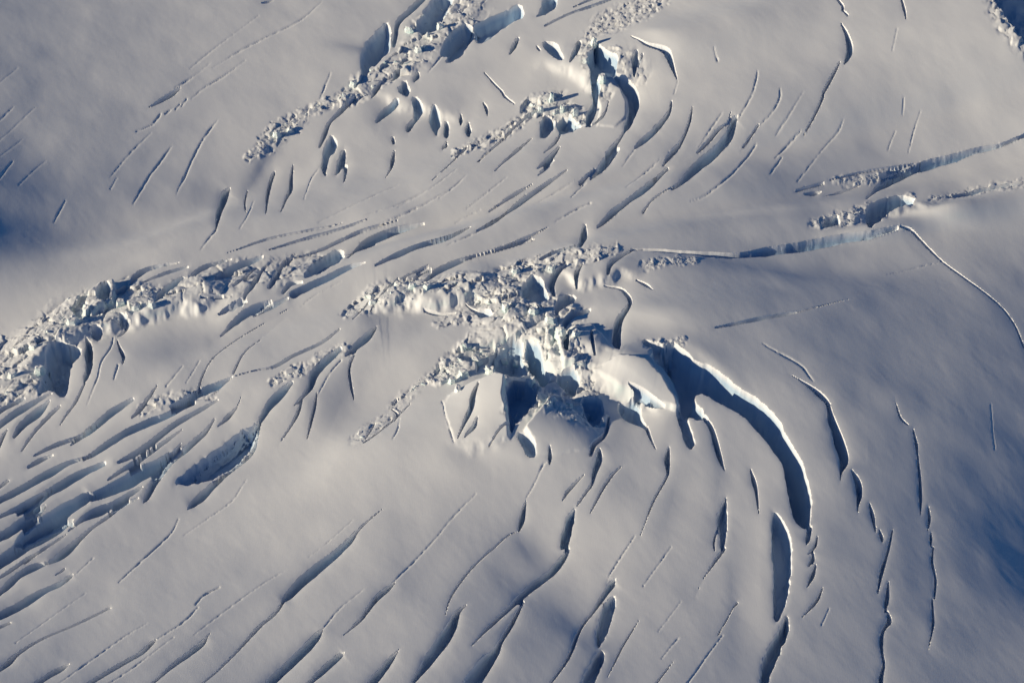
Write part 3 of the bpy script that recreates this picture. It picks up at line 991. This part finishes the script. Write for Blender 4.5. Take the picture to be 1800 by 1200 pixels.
def snowy(name, snow, ice, steep0, steep1, bump=0.5, streak=True, extra=0.0, firn_shade=False):
    m, n, b = mat(name)
    tc = N(n, 'ShaderNodeTexCoord')
    geo = N(n, 'ShaderNodeNewGeometry')
    sep = N(n, 'ShaderNodeSeparateXYZ')
    n.links.new(geo.outputs['Normal'], sep.inputs[0])
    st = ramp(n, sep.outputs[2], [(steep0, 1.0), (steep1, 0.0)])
    no = N(n, 'ShaderNodeTexNoise')
    no.inputs['Scale'].default_value = 0.10
    no.inputs['Detail'].default_value = 5
    n.links.new(tc.outputs['Object'], no.inputs['Vector'])
    pat = ramp(n, no.outputs[0], [(0.36, 0.25), (0.62, 1.0)])
    mul = N(n, 'ShaderNodeMath', operation='MULTIPLY')
    n.links.new(st, mul.inputs[0])
    n.links.new(pat, mul.inputs[1])
    add = N(n, 'ShaderNodeMath', operation='ADD')
    n.links.new(mul.outputs[0], add.inputs[0])
    add.inputs[1].default_value = extra
    add.use_clamp = True
    # slow tonal drift of the snow itself (old and new snow)
    n2 = N(n, 'ShaderNodeTexNoise')
    n2.inputs['Scale'].default_value = 0.018
    n2.inputs['Detail'].default_value = 8
    n2.inputs['Roughness'].default_value = 0.62
    n.links.new(tc.outputs['Object'], n2.inputs['Vector'])
    drift = ramp(n, n2.outputs[0], [(0.35, 0.0), (0.68, 1.0)])
    s2 = tuple(c * f for c, f in zip(snow[:3], (0.955, 0.962, 0.975))) + (1,)
    col = mix(n, drift, snow, s2)
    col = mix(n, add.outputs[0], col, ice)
    if firn_shade:                             # white top over denser blue ice, also painting in sunlit rims and shaded depths
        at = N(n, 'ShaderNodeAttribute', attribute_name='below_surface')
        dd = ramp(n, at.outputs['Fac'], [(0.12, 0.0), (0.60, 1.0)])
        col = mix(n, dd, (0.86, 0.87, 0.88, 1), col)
    n.links.new(col, b.inputs['Base Color'])
    b.inputs['Roughness'].default_value = 0.62
    b.inputs['Specular IOR Level'].default_value = 0.25
    mp = N(n, 'ShaderNodeMapping')
    mp.inputs['Rotation'].default_value = (0, 0, math.radians(-35))
    mp.inputs['Scale'].default_value = (0.9, 0.16, 0.5)
    n.links.new(tc.outputs['Object'], mp.inputs['Vector'])
    f1 = N(n, 'ShaderNodeTexNoise')
    f1.inputs['Scale'].default_value = 1.7
    f1.inputs['Detail'].default_value = 6
    f1.inputs['Roughness'].default_value = 0.7
    n.links.new(mp.outputs[0], f1.inputs['Vector'])
    bp = N(n, 'ShaderNodeBump')
    bp.inputs['Strength'].default_value = bump
    bp.inputs['Distance'].default_value = 0.10
    n.links.new(f1.outputs[0], bp.inputs['Height'])
    n.links.new(bp.outputs[0], b.inputs['Normal'])
    return m


SNOW = snowy('glacier snow', (0.86, 0.872, 0.868, 1), (0.60, 0.80, 0.78, 1), 0.25, 0.75, bump=0.4)
WALL = snowy('crevasse ice', (0.55, 0.67, 0.79, 1), (0.42, 0.57, 0.73, 1), 0.20, 0.80, bump=0.5, firn_shade=True)
BLOCK = snowy('serac ice', (0.87, 0.885, 0.88, 1), (0.58, 0.79, 0.77, 1), -0.2, 0.8, bump=0.9)
DEBRIS = snowy('ice debris', (0.87, 0.88, 0.88, 1), (0.72, 0.82, 0.83, 1), -0.2, 0.7, bump=0.5)

# ------------------------------------------------------------------ meshes from the grid
def make_obj(name, verts, faces, m, smooth=True):
    me = bpy.data.meshes.new(name)
    nf = len(faces)
    me.vertices.add(len(verts))
    me.vertices.foreach_set('co', verts.astype(np.float32).ravel())
    k = faces.shape[1]
    me.loops.add(nf * k)
    me.loops.foreach_set('vertex_index', faces.astype(np.int32).ravel())
    me.polygons.add(nf)
    me.polygons.foreach_set('loop_start', np.arange(0, nf * k, k, dtype=np.int32))
    me.polygons.foreach_set('loop_total', np.full(nf, k, dtype=np.int32))
    me.polygons.foreach_set('use_smooth', np.full(nf, smooth))
    me.materials.append(m)
    me.update(calc_edges=True)
    o = bpy.data.objects.new(name, me)
    sc.collection.objects.link(o)
    return o


allv = np.stack([PX, PY, Z], -1).reshape(-1, 3)
idx = np.arange(NU * NV).reshape(NV, NU)
quads = np.stack([idx[:-1, :-1], idx[1:, :-1], idx[1:, 1:], idx[:-1, 1:]], -1).reshape(-1, 4)
dq = drop.ravel()[quads]
turn = np.abs(dq[:, 0] - dq[:, 2]) > np.abs(dq[:, 1] - dq[:, 3]) + 1e-6      # split each quad along the level diagonal
quads[turn] = np.roll(quads[turn], 1, axis=1)
dq = drop.ravel()[quads]
oq = owner.ravel()[quads]
eq = esd.ravel()[quads]
# a face belongs to an opening when most of it lies inside
cnt = (oq >= 0).sum(1)
deep = dq.argmax(1)
own = oq[np.arange(len(quads)), deep]
thin_c = np.array([c['thin'] for c in CREV] + [False])
own = np.where((cnt >= 2) | ((cnt >= 1) & ~thin_c[own]), own, -1)


def sub(mask):
    q = quads[mask]
    used, inv = np.unique(q, return_inverse=True)
    return allv[used], inv.reshape(-1, 4)


vv, ff = sub(own < 0)
snow_o = make_obj('snow_field', vv, ff, SNOW)
snow_o['kind'] = 'structure'
snow_o['label'] = 'smooth windblown snow surface of the glacier between the crevasses'

PHR = {
 'ul': ('hairline crack on the smooth upper left slope', 'slit crevasse on the smooth upper left slope', 'cracks on the smooth upper left slope'),
 'le': ('hairline crack near the left picture edge', 'slit near the left picture edge', 'cracks near the left edge'),
 'um': ('hairline crack on the slope below the upper icefall', 'blue-shaded crevasse on the slope below the upper icefall', 'crevasses below the upper icefall'),
 'ti': ('crack in the top icefall', 'shaded pit in the top icefall', 'hollows of the top icefall'),
 'ic': ('crack along the edge of the upper icefall', 'blue pit along the edge of the upper icefall', 'pits along the upper icefall'),
 'pl': ('thin crack on the bright upper plateau', 'dark opening on the bright upper plateau', 'openings on the upper plateau'),
 'ur': ('hairline crack on the smooth upper right slope', 'crevasse on the smooth upper right slope', 'cracks on the upper right slope'),
 'ce': ('thin crack around the central icefall', 'crevasse around the central icefall', 'openings around the central icefall'),
 'rt': ('thin crack in the lower right snow', 'dark crevasse in the lower right snow', 'crevasses in the lower right snow'),
 'fr': ('thin crack along the right-hand fault', 'crusted crevasse along the right-hand fault', 'openings along the right-hand fault'),
 'ba': ('thin crack in the left-hand ice band', 'cleft in the left-hand ice band', 'clefts of the left-hand ice band'),
 'll': ('thin crack among the lower left stripes', 'dark blue stripe crevasse at the lower left', 'striped crevasses at the lower left'),
 'bo': ('hairline crack on the lower snow slope', 'slanting crevasse on the lower snow slope', 'slanting crevasses on the lower slope'),
}
ORD = ['leftmost'] + [a + ' from the left' for a in ('second third fourth fifth sixth seventh eighth ninth tenth eleventh twelfth thirteenth fourteenth '
       'fifteenth sixteenth seventeenth eighteenth nineteenth twentieth 21st 22nd 23rd 24th 25th 26th 27th 28th 29th 30th 31st 32nd 33rd 34th 35th 36th 37th 38th 39th 40th 41st 42nd 43rd 44th').split()]
cx_ = [c['P'][:, 0].mean() for c in CREV]
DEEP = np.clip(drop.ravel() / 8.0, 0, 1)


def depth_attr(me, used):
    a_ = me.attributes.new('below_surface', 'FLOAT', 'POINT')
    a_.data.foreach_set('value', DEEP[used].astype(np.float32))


gz_v, gz_u = np.gradient(Z)
tu = np.stack([np.gradient(PX, axis=1), np.gradient(PY, axis=1), gz_u], -1)
tv = np.stack([np.gradient(PX, axis=0), np.gradient(PY, axis=0), gz_v], -1)
NRM = np.cross(tv, tu).reshape(-1, 3)
NRM /= np.linalg.norm(NRM, axis=1)[:, None] + 1e-12
NRM *= np.sign(NRM[:, 2:3] + 1e-12)
wx_ = gu_ / np.maximum(np.abs(tu[..., 0]), 0.1) * STEP
wy_ = -gv_ / np.maximum(np.abs(tv[..., 1]), 0.1) * STEP
wl = np.sqrt(wx_ ** 2 + wy_ ** 2) + 0.05
rg = 0.25 * NJ2 + 0.12 * NJ3
wn = np.stack([-(wx_ / wl + 0.25 * rg) * wslope, -(wy_ / wl - 0.2 * rg) * wslope, np.ones(U.shape)], -1).reshape(-1, 3)
wn /= np.linalg.norm(wn, axis=1)[:, None]
floor_n = (wslope.ravel() < 0.01)[:, None]
flat_n = np.stack([0.25 * rg, 0.2 * NJ2, np.ones(U.shape)], -1).reshape(-1, 3)
flat_n /= np.linalg.norm(flat_n, axis=1)[:, None]
bad = (NRM * np.where(floor_n, flat_n, wn)).sum(1)[:, None] < 0.0
NRM = np.where(bad, NRM, np.where(floor_n, 0.75 * flat_n + 0.25 * NRM, wn))
NRM /= np.linalg.norm(NRM, axis=1)[:, None]
fz = Z.ravel()[quads]
gxf = gu_.ravel()[quads].mean(1)
nzf = NRM[:, 2][quads].mean(1)
ef = eq.mean(1)
made = {}
order = np.argsort(own, kind='stable')
so = own[order]
for ci, c in enumerate(CREV):
    a, b = np.searchsorted(so, ci), np.searchsorted(so, ci + 1)
    if b - a < 4:
        continue
    fi = order[a:b]
    q = quads[fi]
    if c['wmax'] >= 7 and len(fi) > 60:
        o = bpy.data.objects.new('crevasse', None)
        mid = allv[q[:, 0]].mean(0)
        o.location = tuple(mid)
        sc.collection.objects.link(o)
        flat = (wslope.ravel()[q].max(1) < 0.6) & (ef[fi] < -1.0)
        left = (gxf[fi] < 0) & ~flat
        for nm, msk, lb in (('ice_wall', left, 'shaded wall'), ('ice_wall', ~left & ~flat, 'wall facing the sun'), ('floor', flat, None)):
            if msk.sum() < 6:
                continue
            qq = q[msk]
            used, inv = np.unique(qq, return_inverse=True)
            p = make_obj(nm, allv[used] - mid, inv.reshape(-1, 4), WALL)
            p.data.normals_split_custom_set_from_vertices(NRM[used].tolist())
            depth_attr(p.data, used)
            p.parent = o
            if lb:
                p['label'] = lb
        o['category'] = 'crevasse'
        made[ci] = o
        continue
    used, inv = np.unique(q, return_inverse=True)
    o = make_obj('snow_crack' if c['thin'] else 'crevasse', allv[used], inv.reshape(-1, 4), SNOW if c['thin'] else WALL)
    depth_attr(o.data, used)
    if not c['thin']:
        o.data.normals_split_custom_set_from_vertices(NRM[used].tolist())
    o['category'] = 'snow crack' if c['thin'] else 'crevasse'
    made[ci] = o
for g, (pt, pw, gname) in PHR.items():
    for thin in (True, False):
        mem = [ci for ci in made if CREV[ci]['group'] == g and CREV[ci]['thin'] == thin and not CREV[ci]['label']]
        mem.sort(key=lambda k: cx_[k])
        for r, ci in enumerate(mem):
            made[ci]['label'] = (pt if thin else pw) + ', ' + ORD[r]
    for ci in made:
        if CREV[ci]['group'] == g:
            if CREV[ci]['label']:
                made[ci]['label'] = CREV[ci]['label']
            made[ci]['group'] = gname
print('openings', len(made))

# ------------------------------------------------------------------ seracs and ice blocks
def chunk_mesh(name, seed, sx=1.0, sy=0.8, sz=0.9, n=11, m=None):
    r = random.Random(seed)
    bm = bmesh.new()
    for k in range(n):
        a = r.random() * 6.283
        z = r.uniform(-0.6, 1)
        q = math.sqrt(max(0.05, 1 - z * z)) if r.random() < 0.5 else r.uniform(0.7, 1.0)
        bm.verts.new((math.cos(a) * q * sx * 0.6, math.sin(a) * q * sy * 0.6, z * sz * 0.5))
    bmesh.ops.convex_hull(bm, input=bm.verts)
    bmesh.ops.delete(bm, geom=[v for v in bm.verts if not v.link_faces], context='VERTS')
    me = bpy.data.meshes.new(name)
    bm.to_mesh(me)
    bm.free()
    me.materials.append(m)
    return me


def serac_mesh(name, seed, w, d, h, lean=0.15):
    """a split tower of glacier ice: faceted sides, a broken snow cap, ledges"""
    r = random.Random(seed)
    bm = bmesh.new()
    nside = r.choice((5, 6, 7))
    levels = 6
    ang = sorted(r.random() * 0.5 + k for k in range(nside))
    rad = [r.uniform(0.75, 1.1) for _ in range(nside)]
    lx, ly = r.uniform(-lean, lean), r.uniform(-lean, lean)
    rings = []
    for L in range(levels):
        t = L / (levels - 1)
        sc_ = 1.12 - 0.42 * t ** 1.4 + r.uniform(-0.05, 0.05)
        row = []
        for k in range(nside):
            a = ang[k] / nside * 6.283
            q = rad[k] * sc_ * (1 + r.uniform(-0.10, 0.10))
            zz = -0.35 * h + 1.35 * h * t
            if L >= levels - 2:
                zz += h * r.uniform(-0.13, 0.10)
            row.append(bm.verts.new((math.cos(a) * q * w * 0.5 + lx * h * t, math.sin(a) * q * d * 0.5 + ly * h * t, zz)))
        rings.append(row)
    for L in range(levels - 1):
        for k in range(nside):
            bm.faces.new((rings[L][k], rings[L][(k + 1) % nside], rings[L + 1][(k + 1) % nside], rings[L + 1][k]))
    top = bm.verts.new((lx * h, ly * h, h * r.uniform(0.98, 1.10)))
    for k in range(nside):
        bm.faces.new((rings[-1][k], rings[-1][(k + 1) % nside], top))
    bmesh.ops.triangulate(bm, faces=bm.faces)
    bmesh.ops.subdivide_edges(bm, edges=bm.edges[:], cuts=1, use_grid_fill=True)
    for v in bm.verts:
        s = 0.045 * min(w, d, h)
        v.co += Vector((r.uniform(-s, s), r.uniform(-s, s), r.uniform(-s, s)))
    bmesh.ops.recalc_face_normals(bm, faces=bm.faces)
    me = bpy.data.meshes.new(name)
    bm.to_mesh(me)
    bm.free()
    me.materials.append(BLOCK)
    return me


def ground_at(px, py):
    u, v = to_plan(np.array([float(px)]), np.array([float(py)]))
    z = float(surf_z(u, v)[0])
    x, y = unproj(u, v)
    return float(x[0]), float(y[0]), z


# x, y, width, depth, height (m), label
SERACS = [
 (180,540,9,7,10,'tallest serac at the upper rim of the left-hand ice band, dark on its right'),
 (152,556,7,6,9,'narrow pale serac beside the tallest one in the left-hand ice band'),
 (130,575,8,7,6,'broad green-tinted serac amid the rubble of the left-hand ice band'),
 (212,540,7,6,6,'serac right of the tallest one on the left-hand band rim'),
 (240,548,7,5,5,'teal-stained serac in the middle of the left-hand ice band'),
 (268,545,6,5,5,'rounded serac where the left-hand band meets the smooth dome'),
 (70,650,8,6,7,'upright slab at the left side of the broad shaded ice cliff'),
 (22,660,6,5,4,'low serac near the left picture edge'),
 (60,615,6,5,4,'lumpy serac on the rubble slope above the shaded ice cliff'),
 (700,505,6,5,5,'white rounded serac on the ledge left of the central icefall'),
 (725,512,6,5,5,'upright pale serac right of the rounded one on the ledge'),
 (750,515,6,5,5,'sheer-faced serac at the right end of the ledge'),
 (655,535,5,5,4,'serac at the left tip of the central rubble ledge'),
 (890,545,7,6,6,'green-white serac left below the teal pit'),
 (935,555,7,6,7,'knobbly serac just below the teal pit'),
 (965,575,6,6,7,'tall white serac between the teal pit and the deep chasm'),
 (985,600,7,6,8,'fluted serac wall right of the deep blue chasm'),
 (905,480,6,5,4,'snow-capped serac at the upper left rim of the teal pit'),
 (970,475,6,5,6,'pointed serac above the right rim of the teal pit'),
 (860,650,8,6,7,'white serac at the left rim of the shaded rubble bowl'),
 (835,632,8,6,6,'flat-topped serac left of the shaded rubble bowl'),
 (815,660,8,7,7,'pale teal serac left above the big lit front block'),
 (795,672,6,5,5,'sharp fin of ice at the left foot of the teal serac'),
 (805,690,7,5,4,'low slab at the top left corner of the front block'),
 (935,668,5,4,6,'isolated lit serac standing inside the deep chasm'),
 (1012,600,6,5,5,'rounded serac left of the forked dark cracks'),
 (1000,712,6,5,4,'brown-lit block in the blue shade right of the gulf'),
 (968,178,5,4,9,'tall spire on the lower edge of the upper plateau'),
 (988,195,5,4,7,'second spire right of the tallest on the upper plateau edge'),
 (950,198,5,4,6,'leaning spire left of the tallest on the plateau edge'),
 (1012,202,5,4,6,'broken spire at the right end of the plateau edge row'),
 (1042,78,6,5,8,'spiky serac on the rim of the biggest plateau pit'),
 (1030,112,5,5,5,'serac at the left rim of the biggest plateau pit'),
 (1058,150,5,8,6,'long ribbed serac between the two crevasses of the upper plateau'),
 (720,55,7,6,7,'serac block standing alone in the shaded gulf of the top icefall'),
 (775,52,6,6,6,'pale serac at the head of the dark hollow, top icefall'),
 (655,118,7,5,6,'serac at the foot of the smooth blue scoop'),
 (735,92,6,5,5,'block at the left rim of the dark hollow, top icefall'),
 (835,68,5,5,5,'lit block between the two shaded troughs near the top'),
 (620,150,6,5,6,'pointed serac at the lower end of the top icefall'),
 (487,240,6,5,6,'dark-sided serac at the far lower end of the upper icefall'),
 (510,232,5,5,4,'small serac right beside the dark-sided one of the upper icefall'),
]
for k, (px, py, w_, d_, h_, lab) in enumerate(SERACS):
    h_ *= 0.72
    body = serac_mesh('ice_body', 500 + k, w_, d_, h_)
    capm = body.copy()
    capm.name = 'snow_cap'
    capm.materials[0] = SNOW
    for mesh, keep_top in ((body, False), (capm, True)):
        bm = bmesh.new()
        bm.from_mesh(mesh)
        bm.normal_update()
        kill = [f_ for f_ in bm.faces if (f_.normal.z > 0.55 and f_.calc_center_median().z > 0.55 * h_) != keep_top]
        bmesh.ops.delete(bm, geom=kill, context='FACES')
        bm.to_mesh(mesh)
        bm.free()
    o = bpy.data.objects.new('serac', None)
    for nm, mesh in (('ice_body', body), ('snow_cap', capm)):
        if len(mesh.polygons):
            p = bpy.data.objects.new(nm, mesh)
            sc.collection.objects.link(p)
            p.parent = o
    x, y, z = ground_at(px, py)
    o.location = (x, y, z - 0.1)
    o.rotation_euler = (0, 0, random.uniform(0, 6.28))
    o['label'] = lab
    o['category'] = 'serac'
    o['group'] = 'seracs of the icefalls'
    sc.collection.objects.link(o)

shapes = [chunk_mesh('ice_block', 60 + k, 1.0, random.uniform(0.5, 0.95), random.uniform(0.55, 1.1), random.choice((9, 11, 14)), BLOCK) for k in range(26)]
# zone index -> (how many single blocks, where, for the label)
BLOCKS = [
 (0, 34, 'top icefall', 'broken ice block jammed in the top icefall'),
 (1, 14, 'upper left rubble', 'small ice block at the lower end of the upper icefall'),
 (2, 12, 'speckled snow', 'small ice lump on the speckled snow by the top edge'),
 (5, 14, 'spiky seracs', 'ice block among the spires of the upper plateau edge'),
 (6, 10, 'upper edge', 'small ice block on the crack line below the upper plateau'),
 (7, 42, 'left-hand ice band', 'broken ice block heaped in the left-hand ice band'),
 (8, 12, 'left edge', 'ice block on the rubble slope at the left picture edge'),
 (10, 32, 'centre rubble', 'ice block on the rubble ledge left of the central icefall'),
 (11, 34, 'central icefall', 'angular ice block tumbled in the central icefall'),
 (12, 34, 'front bowl', 'ice block in the rubble bowl above the front block'),
 (14, 18, 'slab patch', 'thin snow slab in the small patch left of the front block'),
 (15, 12, 'shaded gulf', 'ice block in the blue-shaded gulf right of the front block'),
 (17, 8, 'rubble ridge', 'ice block on the thin rubble ridge left of centre'),
 (19, 10, 'right-hand fault', 'ice block on the crusted bend of the right-hand fault'),
]
for zi, cntb, gname, lab in BLOCKS:
    amp, cell, P = zone_pts[zi]
    row = []
    for k in range(cntb):
        t = random.random() * (len(P) - 1)
        i = int(t)
        q = P[i] * (1 - t + i) + P[i + 1] * (t - i)
        rr_ = q[2] * 0.48
        px, py = q[0] + random.uniform(-rr_, rr_), q[1] + random.uniform(-rr_, rr_) * 0.8
        if not (-20 < px < 1820 and -20 < py < 1220):
            px, py = P[len(P) // 2][0] + random.uniform(-20, 20), P[len(P) // 2][1] + random.uniform(-8, 8)
        s = random.uniform(1.0, 2.1) * (cell / 13.0) ** 0.7 * random.choice((0.6, 0.7, 0.85, 1.1, 1.6, 2.6))
        o = bpy.data.objects.new('ice_block', random.choice(shapes))
        x, y, z = ground_at(px, py)
        o.location = (x, y, z + 0.02 * s)
        o.scale = (s, s * random.uniform(0.7, 1.0), s * random.uniform(0.7, 1.1))
        o.rotation_euler = (random.uniform(-0.4, 0.4), random.uniform(-0.4, 0.4), random.uniform(0, 6.28))
        row.append((px, o))
        o['category'] = 'ice block'
        o['group'] = 'ice blocks of the ' + gname
        sc.collection.objects.link(o)
    row.sort(key=lambda r_: r_[0])
    for k, (px, o) in enumerate(row):
        o['label'] = lab + ', ' + ORD[k]

# fine rubble nobody could count
def rubble(name, label, zones, n, smin, smax):
    rng = np.random.default_rng(len(name) + n)
    protos = []
    for k in range(10):
        me = chunk_mesh('tmp', 900 + k, 1, 0.8, 0.8, 8, DEBRIS)
        me.calc_loop_triangles()
        v = np.array([q.co[:] for q in me.vertices])
        f = np.array([t.vertices[:] for t in me.loop_triangles])
        protos.append((v, f))
        bpy.data.meshes.remove(me)
    PU, PV, SS = [], [], []
    wts = np.array([np.hypot(np.diff(zone_pts[z][2][:, 0]), np.diff(zone_pts[z][2][:, 1])).sum() * zone_pts[z][2][:, 2].mean() for z in zones])
    for z, wt in zip(zones, wts / wts.sum()):
        P = zone_pts[z][2]
        m = int(n * wt)
        t = rng.random(m) * (len(P) - 1.001)
        i = t.astype(int)
        f = (t - i)[:, None]
        q = P[i] * (1 - f) + P[i + 1] * f
        ang = rng.random(m) * 6.283
        rad = q[:, 2] * 0.62 * rng.random(m) ** 0.7
        PU.append(q[:, 0] + np.cos(ang) * rad)
        PV.append(q[:, 1] + np.sin(ang) * rad * 0.8)
        SS.append(smin + (smax - smin) * rng.random(m) ** 2.5)
    PU, PV, SS = map(np.concatenate, (PU, PV, SS))
    u, v = to_plan(PU, PV)
    z = surf_z(u, v)
    x, y = unproj(u, v)
    VV, FF = [], []
    base = 0
    for k in range(len(u)):
        pv_, pf = protos[k % 10]
        a = rng.random() * 6.283
        ca, sa = math.cos(a), math.sin(a)
        b = rng.uniform(-0.5, 0.5)
        cb, sb = math.cos(b), math.sin(b)
        w_ = pv_ * SS[k]
        X = w_[:, 0] * ca - w_[:, 1] * sa
        Y = w_[:, 0] * sa + w_[:, 1] * ca
        Y2 = Y * cb - w_[:, 2] * sb
        Z2 = Y * sb + w_[:, 2] * cb
        VV.append(np.stack([X + x[k], Y2 + y[k], Z2 + z[k] + 0.08 * SS[k]], -1))
        FF.append(pf + base)
        base += len(pv_)
    o = make_obj(name, np.concatenate(VV), np.concatenate(FF), DEBRIS, smooth=False)
    o['kind'] = 'stuff'
    o['label'] = label
    o['category'] = 'ice rubble'


rubble('ice_rubble', 'fine ice rubble strewn through the upper icefall and plateau edge', [0, 1, 2, 3, 5, 6], 1000, 0.25, 1.1)
rubble('ice_rubble', 'fine ice rubble heaped along the left-hand ice band', [7, 7, 8, 17, 23], 1000, 0.25, 1.2)
rubble('ice_rubble', 'fine ice rubble filling the central icefall and its bowl', [10, 11, 12, 13, 14, 15, 16, 24], 1300, 0.25, 1.25)
rubble('ice_rubble', 'fine crust debris along the right-hand fault', [18, 19, 20, 25, 22], 800, 0.25, 0.9)
print('objects', len(sc.objects))
